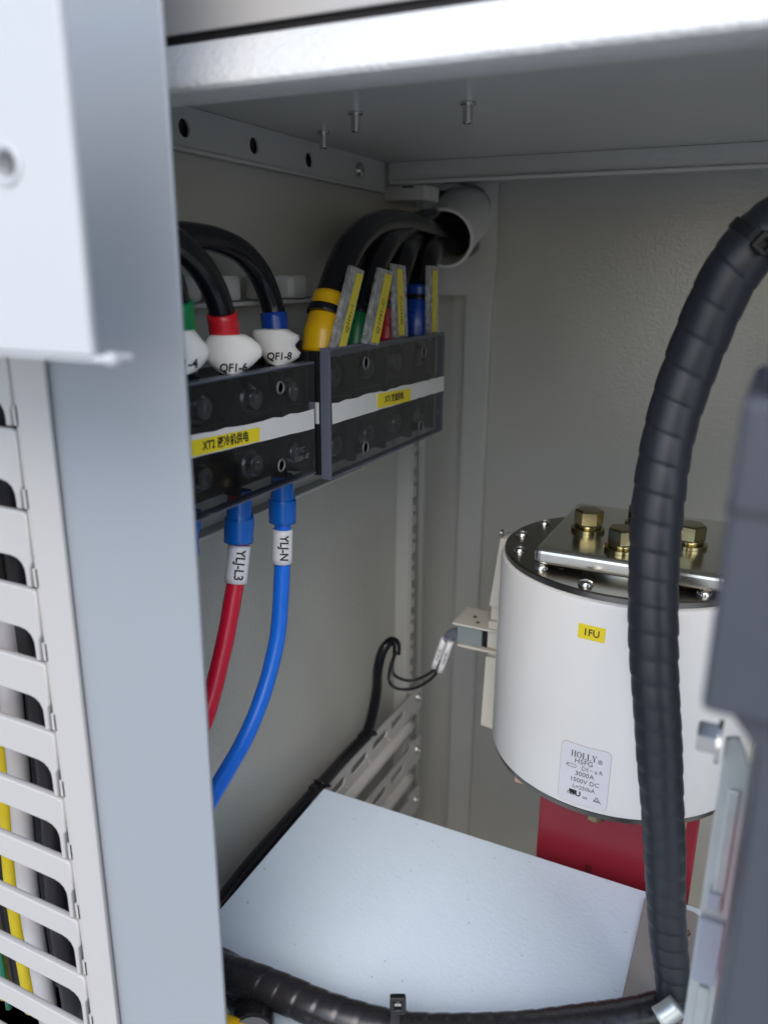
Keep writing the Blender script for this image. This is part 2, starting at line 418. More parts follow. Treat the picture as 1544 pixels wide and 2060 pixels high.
# mounting plate behind the terminal blocks
mp = thing('mounting_plate', (-.30, .45, -.15), 'grey mounting plate on the left wall behind both terminal blocks', 'mounting plate')
sheet('plate', rect(.262, .625, -.148, -.019), [], .002, (-.2990, 0, 0), Y, Z, 'paint_s', mp)
box('top_lip', -.3085, -.2860, .262, .625, -.0186, -.0160, 'paint_s', mp, .0008)
box('bottom_lip', -.3085, -.2885, .262, .560, -.1505, -.1482, 'paint_s', mp, .0008)
for y in (.338, .374, .415, .447):
    box('rail_boss', -.2978, -.284, y, y+.020, -.0155, -.0010, 'paint_s', mp, .003)

# ================================================================== terminal blocks
def torn_strip(y0, y1, zt0, zb0, zt1, zb1, n=16, j=.0006):
    pts = []
    for i in range(n+1):
        t = i/n; pts.append((y0+(y1-y0)*t, zb0+(zb1-zb0)*t+random.uniform(-j, j)*(.3)))
    for i in range(n, -1, -1):
        t = i/n; pts.append((y0+(y1-y0)*t, zt0+(zt1-zt0)*t+random.uniform(-j, j)))
    return pts
def ring(name, y, z, x, parent, r=.0036):
    prof = [(r*.74, 0), (r*.74, .0005), (r*.86, .0010), (r, .0005), (r, 0)]
    return lathe(name, prof, (x, y, z), 'emboss', parent, X, 20)

tb = thing('terminal_block', (-.27, .335, -.115), 'black terminal block under clear cover, its white strip labelled XT2 in yellow', 'terminal block')
box('base', -.2978, -.2535, .2640, .4005, -.1120, -.0525, 'black', tb, .0012)
for y in (.2865, .3300, .3745, .3985):
    box('barrier', -.2537, -.2445, y-.0016, y+.0016, -.1125, -.0520, 'black', tb, .0006)
box('centre_ridge', -.2537, -.2470, .2640, .3990, -.0905, -.0730, 'black', tb, .001)
for (y, z) in ((.3089, -.0634), (.3519, -.0644), (.3905, -.0654), (.3064, -.0981), (.3507, -.1004), (.3900, -.1009)):
    s1 = lathe('clamp_screw', [(.0062, 0), (.0062, .0035), (.0055, .0048), (.0028, .0050), (.0022, .003), (0, .003)], (-.2522, y, z), 'steel', tb, X, 20)
    lathe('washer', [(.0082, 0), (.0082, .0012), (.005, .0012)], (-.2534, y, z), 'steel', s1, X, 20)
cv = sheet('cover', rect(.2620, .4015, -.1145, -.0490, .003), [], .0022, (-.2415, 0, 0), Y, Z, 'acryl', tb, .0005)
box('cover_top_edge', -.2480, -.2405, .2620, .4010, -.0500, -.0486, 'acryl_e', cv, .0004)
box('cover_bottom_edge', -.2480, -.2405, .2620, .4010, -.1150, -.1138, 'acryl_e', cv, .0004)
ring('cover_rivet', .3641, -.0593, -.2403, tb); ring('cover_rivet', .3628, -.1021, -.2403, tb)
st = sheet('paper_strip', torn_strip(.2640, .3985, -.0716, -.0820, -.0762, -.0873), [], .0004, (-.2400, 0, 0), Y, Z, 'paper', tb)
yl = sheet('yellow_label', [(.2858, -.0822), (.3421, -.0845), (.3425, -.0774), (.2860, -.0747)], [], .0003, (-.2396, 0, 0), Y, Z, 'ylabel', tb)
text('lettering', 'XT2 液冷机供电', .0058, (-.2393, .3138, -.0797), Vector((0, 1, -.045)), Vector((0, .045, 1)), 'ink', yl, bold=.00012, sx=.9)
text('rating_mark', 'TC\n100A-4P', .0046, (-.2400, .3845, -.1000), Y, Z, 'emboss', tb)

tb1 = thing('terminal_block', (-.265, .50, -.12), 'larger black terminal block farther back, its white strip labelled XT1 on small yellow label', 'terminal block')
box('base', -.2978, -.2490, .4085, .5880, -.1180, -.0440, 'black', tb1, .0012)
for y in (.4105, .4545, .5000, .5450, .5870):
    box('barrier', -.2492, -.2425, y-.0018, y+.0018, -.1185, -.0435, 'black', tb1, .0006)
box('centre_ridge', -.2492, -.2440, .4090, .5870, -.0905, -.0730, 'black', tb1, .001)
for y in (.432, .477, .522, .566):
    for z in (-.060, -.104):
        lathe('clamp_screw', [(.0070, 0), (.0070, .004), (.006, .0055), (.003, .0056), (.0024, .0035), (0, .0035)], (-.2488, y, z), 'disc', tb1, X, 18)
box('strip_end', -.2485, -.2421, .4070, .4082, -.0862, -.0735, 'paper', tb1)
cv = sheet('cover', rect(.4110, .5895, -.1195, -.0425), [], .0022, (-.2365, 0, 0), Y, Z, 'acryl', tb1, .0004)
box('cover_side_edge', -.2415, -.2352, .4085, .4110, -.1205, -.0415, 'acryl_e', cv, .0005)
sheet('cover_top_edge', [(.4110, -.0470), (.4110, -.0415), (.5895, -.0432), (.5895, -.0450)], [], .005, (-.2380, 0, 0), Y, Z, 'acryl_e', cv, .0004)
box('cover_bottom_edge', -.2415, -.2352, .4112, .5895, -.1205, -.1192, 'acryl_e', cv, .0004)
box('cover_end_edge', -.2415, -.2352, .5890, .5899, -.1190, -.0452, 'acryl_e', cv, .0002)
for (y, z) in ((.4554, -.054), (.5479, -.0545), (.4548, -.1087), (.5453, -.1092)): ring('cover_rivet', y, z, -.2353, tb1, .0042)
st = sheet('paper_strip', torn_strip(.4115, .5888, -.0737, -.0862, -.0768, -.0878, 22, .0008), [], .0004, (-.2349, 0, 0), Y, Z, 'paper', tb1)
yl = sheet('yellow_label', [(.4712, -.0853), (.5242, -.0873), (.5240, -.0783), (.4706, -.0758)], [], .0003, (-.2345, 0, 0), Y, Z, 'ylabel', tb1)
text('lettering', 'XT1 交流供电', .0058, (-.2342, .4965, -.0815), Vector((0, 1, -.045)), Vector((0, .045, 1)), 'ink', yl, bold=.0001, sx=.85)
text('rating_mark', 'TC', .0046, (-.2349, .5790, -.1040), Y, Z, 'emboss', tb1)

# ================================================================== black cables into XT2, coloured sleeves and white markers
def lump(rings, th, u, n_):
    vs, fs = [], []; K = 28
    for (z, l, r) in rings:
        for k in range(K):
            a = 2*math.pi*k/K; c, s = math.cos(a), math.sin(a)
            w = r if c > 0 else l
            xx = w*math.copysign(abs(c)**.8, c); yy = th*(.75+.25*(1-abs(c)))*math.copysign(abs(s)**.8, s)
            vs.append(u*xx+n_*yy+Z*z)
    for i in range(len(rings)-1):
        for k in range(K): fs.append((i*K+k, i*K+(k+1) % K, (i+1)*K+(k+1) % K, (i+1)*K+k))
    fs.append(tuple(range(K-1, -1, -1))); fs.append(tuple((len(rings)-1)*K+k for k in range(K)))
    me = recalc(mesh(vs, fs, True)); me.set_sharp_from_angle(angle=math.radians(60)); return me
TU = Vector((.80, .60, 0)); TN = Vector((.60, -.80, 0))
def marked_cable(pts, sleeve, tagc, rings, txt, tpos, colname, label):
    t = thing('power_cable', pts[0], label, 'cable', 'black cables into the top of the near terminal block')
    tube('jacket', pts, .0066, 'rubber', t, seg=20, n=10)
    tube('colour_sleeve', sleeve, [.0083, .0080, .0078], colname, t, seg=20, n=4)
    mk = link('marker_sleeve', lump(rings, .0095, TU, TN), 'cloth', t, tagc)
    tm = text_me(txt, .0058, bold=.00014, sx=.92, shear=.12)
    for v in tm.vertices:
        xx, zz = v.co.x+tpos[0], v.co.y+tpos[1]; k = 0
        while k < len(rings)-2 and rings[k+1][0] < zz: k += 1
        f_ = min(1, max(0, (zz-rings[k][0])/(rings[k+1][0]-rings[k][0])))
        a = 2 if xx > 0 else 1
        w = rings[k][a]*(1-f_)+rings[k+1][a]*f_
        c_ = min(.98, abs(xx)/w)**1.25; s_ = math.sqrt(1-c_*c_)
        yy = .0095*(.75+.25*(1-c_))*s_**.8+.0004
        v.co = TU*xx+TN*yy+Z*zz
    link('lettering', tm, 'ink', mk, tagc)
    return t
m = .001
ringsA = [(-.0095, .006, .005), (-.0085, .0078, .0066), (-.005, .0120, .0112), (-.001, .0150, .0155), (.002, .0150, .0158), (.005, .0140, .0142), (.0075, .0125, .0112), (.009, .0112, .0085), (.0095, .0100, .0075)]
ringsB = [(-.0098, .0045, .0065), (-.0088, .0060, .0088), (-.006, .0078, .0128), (-.0035, .0092, .0138), (-.001, .0106, .0112), (.001, .0112, .0108), (.004, .0126, .0132), (.0062, .0134, .0128), (.0085, .0130, .0085), (.0095, .0118, .0070)]
ringsC = [(-.0098, .009, .004), (-.0085, .011, .0060), (-.005, .013, .0095), (-.001, .0135, .0120), (.002, .013, .0112), (.005, .012, .0085), (.008, .011, .0062), (.0095, .010, .0050)]
marked_cable([(-.262, .3925, -.058), (-0.2630, 0.3961, -0.0415), (-0.2650, 0.3984, -0.0262), (-0.2670, 0.3970, -0.0137), (-0.2680, 0.3889, -0.0000), (-0.2690, 0.3741, 0.0108), (-0.2700, 0.3549, 0.0162), (-0.2700, 0.3339, 0.0177), (-0.2700, 0.3138, 0.0169), (-0.2700, 0.2934, 0.0136)],
    [(-0.2635, 0.3971, -0.0451), (-0.2650, 0.3985, -0.0327), (-0.2660, 0.3986, -0.0215)], (-0.2580, 0.3886, -0.0399), ringsB, 'QF1-8', (.0008, -.0048), 'blue', 'black cable with blue sleeve and white marker reading QF1-8')
marked_cable([(-.258, .3515, -.058), (-0.2580, 0.3414, -0.0423), (-0.2580, 0.3407, -0.0246), (-0.2570, 0.3348, -0.0109), (-0.2560, 0.3244, 0.0009), (-0.2550, 0.3121, 0.0091), (-0.2550, 0.2979, 0.0156), (-0.2550, 0.2779, 0.0200)],
    [(-0.2580, 0.3415, -0.0461), (-0.2580, 0.3414, -0.0321), (-0.2575, 0.3388, -0.0196)], (-0.2520, 0.3382, -0.0397), ringsA, 'QF1-6', (.0004, -.0062), 'red', 'black cable with red sleeve and white marker reading QF1-6')
marked_cable([(-.256, .3080, -.058), (-0.2560, 0.3043, -0.0390), (-0.2560, 0.3043, -0.0251), (-0.2550, 0.3009, -0.0114), (-0.2540, 0.2960, -0.0014), (-0.2530, 0.2867, 0.0080)],
    [(-0.2560, 0.3047, -0.0426), (-0.2560, 0.3047, -0.0274), (-0.2550, 0.3018, -0.0129)], (-0.2500, 0.2993, -0.0351), ringsC, 'QF1-4', (-.0010, -.0052), 'green', 'black cable with green sleeve, its QF1-4 marker half hidden by the post')

# ================================================================== cables below XT2
def lower_cable(pts, ytop, col, label, txt, mk0, mk1, boot_pts):
    t = thing('power_cable', pts[0], label, 'cable', 'coloured cables below the near terminal block')
    tube('jacket', pts, .0051, col, t, seg=20, n=10, rfun=lambda i, u, a: 1+.018*math.sin(23*u+a)+.012*math.sin(61*u))
    b0, b1, b2, b3 = [Vector(p) for p in boot_pts]
    me = tube_me([b0, b0.lerp(b1, .5), b1, b1.lerp(b2, .25), b2, b3], [.0066, .0070, .0073, .0084, .0085, .0084], 24, 6)
    link('lug_boot', shift(me, b0), 'boot', t, b0)
    pr0, pr1 = Vector(mk0), Vector(mk1)
    mk = tube('marker_sleeve', [pr0, pr0.lerp(pr1, .5), pr1], .0064, 'marker', t, seg=24, n=3)
    d = (pr1-pr0).normalized(); view = (-(pr0+pr1)/2).normalized()
    side = d.cross(view).normalized(); nn = side.cross(d).normalized()
    text('lettering', txt, .0072, (pr0+pr1)/2+nn*.00655+side*-.0010, d, nn.cross(d), 'ink', mk, bold=.00016, sx=.92)
    return t
lower_cable([(-.262, .3505, -.118), (-0.2620, 0.3507, -0.1438), (-0.2620, 0.3473, -0.1638), (-0.2620, 0.3407, -0.1813), (-0.2610, 0.3291, -0.2056), (-0.2600, 0.3129, -0.2318), (-0.2580, 0.2938, -0.2487), (-0.2560, 0.2720, -0.2621)], 0, 'redc',
    'red cable with a blue boot and white marker reading YLJ-L3', 'YLJ-L3', (-0.2620, 0.3508, -0.1486), (-0.2620, 0.3454, -0.1698),
    [(-0.2620, 0.3532, -0.1166), (-0.2620, 0.3516, -0.1316), (-0.2620, 0.3513, -0.1356), (-0.2620, 0.3500, -0.1466)])
lower_cable([(-.262, .3950, -.120), (-0.2620, 0.3955, -0.1441), (-0.2620, 0.3941, -0.1697), (-0.2620, 0.3910, -0.1954), (-0.2620, 0.3844, -0.2235), (-0.2620, 0.3700, -0.2498), (-0.2620, 0.3483, -0.2714), (-0.2610, 0.3186, -0.2874), (-0.2600, 0.2892, -0.3006)], 0, 'bluec',
    'blue cable with a blue boot and white marker reading YLJ-N', 'YLJ-N', (-0.2620, 0.3951, -0.1517), (-0.2620, 0.3934, -0.1734),
    [(-0.2620, 0.3963, -0.1174), (-0.2620, 0.3961, -0.1324), (-0.2620, 0.3959, -0.1359), (-0.2620, 0.3953, -0.1473)])
t = thing('cable_boot', (-0.2620, 0.3054, -0.1250), 'wrinkled blue cable boot half hidden by the post below the near terminal block', 'cable boot')
def wr(i, t_, a): return 1+.10*math.sin(3*a+9*t_)+.12*math.sin(14*t_)*math.cos(a*2)
tube('boot', [(-0.2620, 0.3078, -0.1163), (-0.2620, 0.3061, -0.1252), (-0.2620, 0.3045, -0.1342), (-0.2620, 0.3022, -0.1457), (-0.2620, 0.2985, -0.1554)], [.0072, .0078, .0060, .0070, .0045], 'boot', t, seg=24, n=8, rfun=wr)

# ================================================================== four thick cables into XT1
GR = 'thick black cables into the top of the far terminal block'
def thick(pts, sleeve, band, col, tagq, txt, flip, label, ystr):
    t = thing('thick_cable', pts[0], label, 'cable', GR)
    tube('jacket', pts, .0098, 'rubber', t, seg=22, n=10)
    sl_ = tube('colour_sleeve', sleeve, [.0122, .0122, .0116, .0106, .0106], col, t, seg=22, n=4)
    b = [Vector(p) for p in band]
    tube('cable_tie', [b[0], b[0].lerp(b[1], .5), b[1]], .0112, 'rubber', sl_, seg=22, n=2)
    return t
def tag_holder(quad, x, strip, txt, col, label, lean, tsize=.0044):
    # quad: four (y,z) corners in the plane x, strip: share of the width that the yellow card takes
    q = [Vector((p[1], p[2])) for p in quad]                    # tl, tr, br, bl
    t = thing('tag_holder', (x, q[3].x, q[3].y), label, 'cable tag', 'clear tag holders on the thick cables')
    cy = sum((p for p in q), Vector((0, 0)))/4
    loc = (x, cy.x, cy.y)
    o = [tuple(p-cy) for p in (q[3], q[2], q[1], q[0])]
    sheet('sleeve', o, [], .0030, loc, Y, Z, 'milky', t, .0006)
    a, b = strip
    def L(s, v): return (q[0].lerp(q[1], s)).lerp(q[3].lerp(q[2], s), v)-cy
    card = sheet('yellow_card', [tuple(L(a, .97)), tuple(L(b, .97)), tuple(L(b, .06)), tuple(L(a, .06))], [], .0003, (x+.0018, cy.x, cy.y), Y, Z, 'ystrip', t)
    if txt:
        mid = L((a+b)/2, .62); up_ = (L((a+b)/2, 0)-L((a+b)/2, 1)).normalized()
        u = Vector((0, up_.x, up_.y))*(1 if not flip_txt(lean) else -1)
        v = X.cross(u)
        text('lettering', txt, tsize, (x+.0021, cy.x+mid.x, cy.y+mid.y), u, v, 'ink', card, sx=1.25)
    return t
def flip_txt(l): return l == 'down'
thick([(-.252, .4270, -.055), (-0.2520, 0.4312, -0.0377), (-0.2520, 0.4389, -0.0187), (-0.2540, 0.4561, 0.0019), (-0.2580, 0.4828, 0.0191), (-0.2662, 0.5300, 0.0324), (-0.2749, 0.5900, 0.0375), (-0.2818, 0.6600, 0.0355), (-0.2809, 0.7100, 0.0285), (-0.2851, 0.7600, 0.0258), (-0.2923, 0.8000, 0.0304)],
    [(-0.2520, 0.4285, -0.0471), (-0.2520, 0.4312, -0.0353), (-0.2520, 0.4325, -0.0318), (-0.2525, 0.4367, -0.0231), (-0.2530, 0.4421, -0.0132)], [(-0.2515, 0.4325, -0.0241), (-0.2515, 0.4344, -0.0200)], 'yellow', None, None, 0,
    'thick black cable with yellow sleeve, nearest of the four on the far terminal block', None)
thick([(-.252, .4740, -.055), (-0.2540, 0.4777, -0.0440), (-0.2540, 0.4849, -0.0217), (-0.2560, 0.5011, -0.0011), (-0.2600, 0.5295, 0.0174), (-0.2722, 0.5800, 0.0280), (-0.2832, 0.6400, 0.0396), (-0.2936, 0.7100, 0.0487), (-0.3054, 0.7900, 0.0556)],
    [(-0.2540, 0.4763, -0.0478), (-0.2540, 0.4784, -0.0395), (-0.2540, 0.4806, -0.0312), (-0.2545, 0.4873, -0.0202), (-0.2550, 0.4926, -0.0116)], [(-0.2535, 0.4804, -0.0267), (-0.2535, 0.4825, -0.0223)], 'green', None, None, 0,
    'thick black cable with green sleeve, second on the far terminal block', None)
thick([(-.252, .5170, -.055), (-0.2540, 0.5232, -0.0450), (-0.2540, 0.5285, -0.0231), (-0.2560, 0.5430, -0.0027), (-0.2620, 0.5718, 0.0151), (-0.2900, 0.6600, 0.0296), (-0.2975, 0.7200, 0.0386), (-0.3025, 0.7900, 0.0480)],
    [(-0.2540, 0.5232, -0.0471), (-0.2540, 0.5255, -0.0368), (-0.2540, 0.5262, -0.0317), (-0.2540, 0.5284, -0.0197), (-0.2550, 0.5343, -0.0095)], [(-0.2535, 0.5258, -0.0237), (-0.2535, 0.5265, -0.0196)], 'red', None, None, 0,
    'thick black cable with red sleeve, third on the far terminal block', None)
thick([(-.252, .5640, -.055), (-0.2540, 0.5760, -0.0455), (-0.2540, 0.5795, -0.0211), (-0.2560, 0.5899, -0.0027), (-0.2610, 0.6144, 0.0143), (-0.2824, 0.6900, 0.0265), (-0.2904, 0.7400, 0.0328), (-0.2942, 0.7900, 0.0372)],
    [(-0.2540, 0.5761, -0.0485), (-0.2540, 0.5764, -0.0358), (-0.2540, 0.5779, -0.0266), (-0.2540, 0.5803, -0.0174), (-0.2540, 0.5817, -0.0082)], [(-0.2535, 0.5783, -0.0199), (-0.2535, 0.5791, -0.0162)], 'blue', None, None, 0,
    'thick black cable with blue sleeve, farthest of the four on the far terminal block', None)
tag_holder([(-0.2380, 0.4396, 0.0053), (-0.2380, 0.4570, 0.0020), (-0.2380, 0.4321, -0.0440), (-0.2380, 0.4140, -0.0417)], -.238, (.45, .88), 'Q1M1-1', None, 'clear tag holder with yellow card leaning on the yellow sleeve', 'up')
tag_holder([(-0.2360, 0.4737, 0.0042), (-0.2360, 0.4935, 0.0019), (-0.2360, 0.4721, -0.0447), (-0.2360, 0.4518, -0.0414)], -.236, (.42, .95), 'Q1M1-C', None, 'clear tag holder with bright yellow card in front of the green sleeve', 'up', .0052)
tag_holder([(-0.2410, 0.5031, 0.0070), (-0.2410, 0.5238, 0.0060), (-0.2410, 0.5298, -0.0428), (-0.2410, 0.5074, -0.0421)], -.241, (.28, .68), 'C-1M1D', None, 'clear tag holder with yellow card in front of the red sleeve', 'down')
tag_holder([(-0.2410, 0.5640, 0.0065), (-0.2410, 0.5841, 0.0061), (-0.2410, 0.5855, -0.0430), (-0.2410, 0.5660, -0.0437)], -.241, (.38, .80), None, None, 'clear tag holder with yellow card beside the blue sleeve', 'down')
def cable_print(s_, p, d, parent_name):
    p = Vector(p); d = Vector(d).normalized(); nn = (-p).normalized(); nn = (nn-d*nn.dot(d)).normalized()
    par = [o for o in bpy.data.objects if o.get('label', '').startswith(parent_name)][0]
    text('printing', s_, .0075, p+nn*.0101, d, nn.cross(d), 'emboss', par, bold=-.00025, sx=.9)
a_, b_ = Vector((-0.2520, 0.4402, -0.0161)), Vector((-0.2540, 0.4567, 0.0019)); cable_print('020', a_.lerp(b_, .55), b_-a_, 'thick black cable with yellow')
a_, b_ = Vector((-0.2545, 0.4602, 0.0049)), Vector((-0.2580, 0.4828, 0.0191)); cable_print('M', a_.lerp(b_, .7), b_-a_, 'thick black cable with yellow')
# the grey sleeve the cables run out of
c0, c1 = Vector((hx, .80, hz)), Vector((-0.2828, 0.7000, 0.0311))
cd = thing('conduit_sleeve', c0, 'grey open conduit sleeve with thick black cables in the upper back corner', 'conduit')
pth = catmull([c0, c0.lerp(c1, .4)+Z*.004, c1], 8); fr = frames(pth); vs, fs = [], []; K = 36
for i, p in enumerate(pth):
    for rr_ in (.0266, .0240):
        for k in range(K):
            a = 2*math.pi*k/K; vs.append(p+fr[i][0]*math.cos(a)*rr_*1.0+fr[i][1]*math.sin(a)*rr_)
NP = len(pth)
for i in range(NP-1):
    for k in range(K):
        k2 = (k+1) % K
        fs.append((i*2*K+k, i*2*K+k2, (i+1)*2*K+k2, (i+1)*2*K+k)); fs.append((i*2*K+K+k2, i*2*K+K+k, (i+1)*2*K+K+k, (i+1)*2*K+K+k2))
for e in (0, NP-1):
    for k in range(K):
        k2 = (k+1) % K; fs.append((e*2*K+k, e*2*K+k2, e*2*K+K+k2, e*2*K+K+k))
cme = recalc(mesh(vs, fs, True)); cme.set_sharp_from_angle(angle=math.radians(50))
link('sleeve', shift(cme, c0), 'foam', cd, c0)

# ================================================================== fuse
FX, FY, FR, FT, FB = -.0684, .5174, .0862, -.1775, -.318
fu = thing('fuse', (FX, FY, FB), 'large white ceramic round fuse with bolted metal top plate and 1FU label', 'fuse')
lathe('ceramic_body', [(FR-.003, FB+.0005), (FR-.0008, FB+.0016), (FR, FB+.004), (FR, FT-.004), (FR-.0008, FT-.0016), (FR-.003, FT-.0005)], (FX, FY, 0), 'ceramic', fu, None, 128)
dp = lathe('top_end_plate', [(FR-.004, FT-.0004), (FR-.0022, FT), (FR-.0022, FT+.0030), (FR-.0032, FT+.0038), (0, FT+.0038)], (FX, FY, 0), 'disc', fu, None, 128)
lathe('bottom_end_plate', [(0, FB-.0035), (FR-.003, FB-.0035), (FR-.002, FB-.0028), (FR-.002, FB), (FR-.004, FB+.0004)], (FX, FY, 0), 'disc', fu, None, 128)
for k in range(14):
    a = math.radians(181+360/14*k)
    link('end_plate_screw', PANS, None, fu, (FX+0.0755*math.cos(a), FY+0.0755*math.sin(a), FT+.0038))
flush = lathe_me([(.0036, .0002), (.003, .0008), (.002, .0008), (.0016, .0001), (0, .0001)], 16); flush.materials.append(M['steel'])
for a in (236, 306): link('flush_screw', flush, None, fu, (FX+.063*math.cos(math.radians(a)), FY+.063*math.sin(math.radians(a)), FT+.0038))
lathe('terminal_boss', [(.05, FT+.0030), (.05, -.1700)], (FX, FY-.004, 0), 'plate', fu, None, 64)
PT = -.1600
pl = thing_plate = box('terminal_plate', -.1195, -.0090, .4555, .5720, PT-.0108, PT, 'plate', fu, .0045, 5)
bolt_hex = hex_me(.0160, .0092); bolt_hex.materials.append(M['zinc'])
wash1 = lathe_me([(.0108, 0), (.0108, .0020), (.0102, .0024), (.006, .0024)], 28); wash1.materials.append(M['zinc'])
wash2 = lathe_me([(.0084, .0024), (.0088, .0030), (.0088, .0046), (.0082, .0052), (.006, .0052)], 28); wash2.materials.append(M['zinc'])
for i, (x, y) in enumerate(((-.0975, .5060), (-.0705, .4760), (-.0345, .5035), (-.0680, .5340))):
    b = link('hex_bolt', bolt_hex, None, fu, (x, y, PT+.0053), Quaternion((0, 0, 1), math.radians((5, 22, 40, 14)[i])))
    link('flat_washer', wash1, None, b, (x, y, PT+.0001))
    link('spring_washer', wash2, None, b, (x, y, PT+.0001))
# labels wrapped on the body
def wrapped(name, me, ang, z, m_, parent, off):
    bend_on(me, math.radians(ang), FR+off); return link(name, me, m_, parent, (FX, FY, z))
def slab(w, h, r=0): 
    # a thin label cut into columns so that it bends cleanly
    ms = []; N = 10; pts = rect(-w/2, w/2, -h/2, h/2, r, 5)
    me = sheet_me(pts, [], .0002)
    bm = bmesh.new(); bm.from_mesh(me)
    for i in range(1, N):
        bmesh.ops.bisect_plane(bm, geom=list(bm.verts)+list(bm.edges)+list(bm.faces), plane_co=(-w/2+w*i/N, 0, 0), plane_no=(1, 0, 0))
    bm.to_mesh(me); bm.free(); return me
fl = wrapped('yellow_label', slab(.0158, .0090), 264.9, -.1978, 'ylabel', fu, .0002)
wrapped('lettering', text_me('1FU', .0062, sx=.95, bold=.00008), 264.9, -.1980, 'ink', fl, .0004)
LA, LZ, LW, LH = 266.9, -.2927, .0302, .0408
wrapped('label_border', slab(LW+.0006, LH+.0006, .0034), LA, LZ, 'lblline', fu, .0001)
sl_ = wrapped('rating_label', slab(LW, LH, .0032), LA, LZ, 'label', fu, .00025)
sl_['label'] = 'rounded white rating label with printed fuse data'
def strokes(segs, w):
    ms = []
    for (x0, y0, x1, y1, *ww) in segs:
        ww = ww[0] if ww else w
        d = Vector((x1-x0, y1-y0)); L = d.length or 1e-6; d /= L; n_ = Vector((-d.y, d.x))*ww/2; a = Vector((x0, y0)); b = Vector((x1, y1))
        ps = [a-n_, b-n_, b+n_, a+n_]
        ms.append(mesh([(p.x, p.y, 0) for p in ps], [(0, 1, 2, 3)]))
    return join(ms)
def serif_word(word, h, gap):
    segs = []; x = 0; T, t_ = .18*h, .06*h
    for ch in word:
        if ch == 'H':
            w = .72*h
            for xx in (.14*h, w-.14*h): segs += [(x+xx, 0, x+xx, h, T), (x+xx-.16*h, t_/2, x+xx+.16*h, t_/2, t_), (x+xx-.16*h, h-t_/2, x+xx+.16*h, h-t_/2, t_)]
            segs += [(x+.14*h, h/2, x+w-.14*h, h/2, t_)]
        elif ch == 'L':
            w = .6*h; segs += [(x+.16*h, 0, x+.16*h, h, T), (x, h-t_/2, x+.32*h, h-t_/2, t_), (x, t_/2, x+w, t_/2, t_), (x+w-.03*h, 0, x+w-.03*h, .25*h, t_)]
        elif ch == 'Y':
            w = .74*h; segs += [(x+w/2, 0, x+w/2, .45*h, T), (x+w/2, .42*h, x+.1*h, h, T*.9), (x+w/2, .42*h, x+w-.1*h, h, t_*1.2), (x+w/2-.16*h, t_/2, x+w/2+.16*h, t_/2, t_), (x-.04*h, h-t_/2, x+.26*h, h-t_/2, t_), (x+w-.24*h, h-t_/2, x+w+.04*h, h-t_/2, t_)]
        elif ch == 'O':
            w = .76*h; K = 20
            for k in range(K):
                a, b = 2*math.pi*k/K, 2*math.pi*(k+1)/K
                tw = t_+(T-t_)*abs(math.cos((a+b)/2))
                segs.append((x+w/2+(w/2-T/2)*math.cos(a), h/2+h*.47*math.sin(a), x+w/2+(w/2-T/2)*math.cos(b), h/2+h*.47*math.sin(b), tw))
        x += w+gap
    me = strokes(segs, T); return moved(me, -(x-gap)/2, -h/2)
off = .0005
parts = [moved(serif_word('HOLLY', .0042, .00035), -.0008, .0140),
         moved(text_me('®', .0040), .0092, .0124),
         moved(text_me('H5FG', .0047), -.0006, .0095),
         moved(text_me('a R', .0036), .0088, .0052),
         moved(text_me('3000A', .0044), .0005, .0010),
         moved(text_me('1500V DC', .0042), .0008, -.0038),
         moved(text_me('I\u2081=250kA', .0037), .0006, -.0084),
         moved(text_me('c', .0034), -.0088, -.0136),
         moved(text_me('us', .0034), .0020, -.0142),
         moved(strokes([(-.0106, .0042, -.0060, .0042), (-.0106, .0062, -.0060, .0062), (-.0106, .0042, -.0118, .0052), (-.0106, .0062, -.0118, .0052), (-.0060, .0042, -.0052, .0052), (-.0060, .0062, -.0052, .0052),
                        (-.0118, .0052, .0048, .0052), (-.0016, .0036, -.0016, .0068), (-.0016, .0068, .0014, .0052), (-.0016, .0036, .0014, .0052), (.0018, .0034, .0018, .0070)], .00035), .0004, .0002),
         moved(strokes([(.0072, -.0152, .0108, -.0152), (.0072, -.0152, .0090, -.0120), (.0090, -.0120, .0108, -.0152), (.0108, -.0152, .0118, -.0158), (.0082, -.0144, .0098, -.0144)], .0005))]
wrapped('printed_data', join(parts), LA, LZ, 'inkg', sl_, off)
me = text_me('RU', .0050, bold=.00016)
for v in me.vertices:
    if v.co.x < 0: v.co.x = -.0034-v.co.x-.0008
wrapped('printed_mark', moved(me, -.0040, -.0132), LA, LZ, 'ink', sl_, off)
# striker indicator strip with its micro switch on the left side
ind = [(-.1657, -.1847), (-.1597, -.1838), (-.1600, -.2465), (-.1716, -.2468)]
y_ = .535
def prism(name, pts, y0, y1, m_, parent, bev=.0005):
    return sheet(name, pts, [], y1-y0, (0, (y0+y1)/2, 0), X, Z, m_, parent, bev)
for nm, pts in (('indicator_strip', [(-.1716, -.2395), (-.1590, -.2395), (-.1590, -.1846), (-.1655, -.1846)]),
                ('indicator_neck', [(-.1706, -.2515), (-.1590, -.2515), (-.1590, -.2398), (-.1706, -.2398)]),
                ('indicator_block', [(-.1716, -.2740), (-.1585, -.2740), (-.1585, -.2518), (-.1716, -.2518)]),
                ('indicator_neck', [(-.1712, -.2815), (-.1590, -.2815), (-.1590, -.2743), (-.1712, -.2743)]),
                ('indicator_strip', [(-.1738, -.3420), (-.1575, -.3440), (-.1580, -.2818), (-.1722, -.2818)])):
    prism(nm, pts, .5350 if 'neck' not in nm else .5375, .553, 'ivory', fu)
lathe('strip_screw', [(.0035, 0), (.0035, .0015), (.0025, .0022), (0, .0022)], (-.1665, .544, -.184), 'steel', fu, (-1, 0, .2), 14)
cl = box('switch_clip', -.1995, -.1590, .532, .566, -.2592, -.2575, 'ivory', fu, .0005)
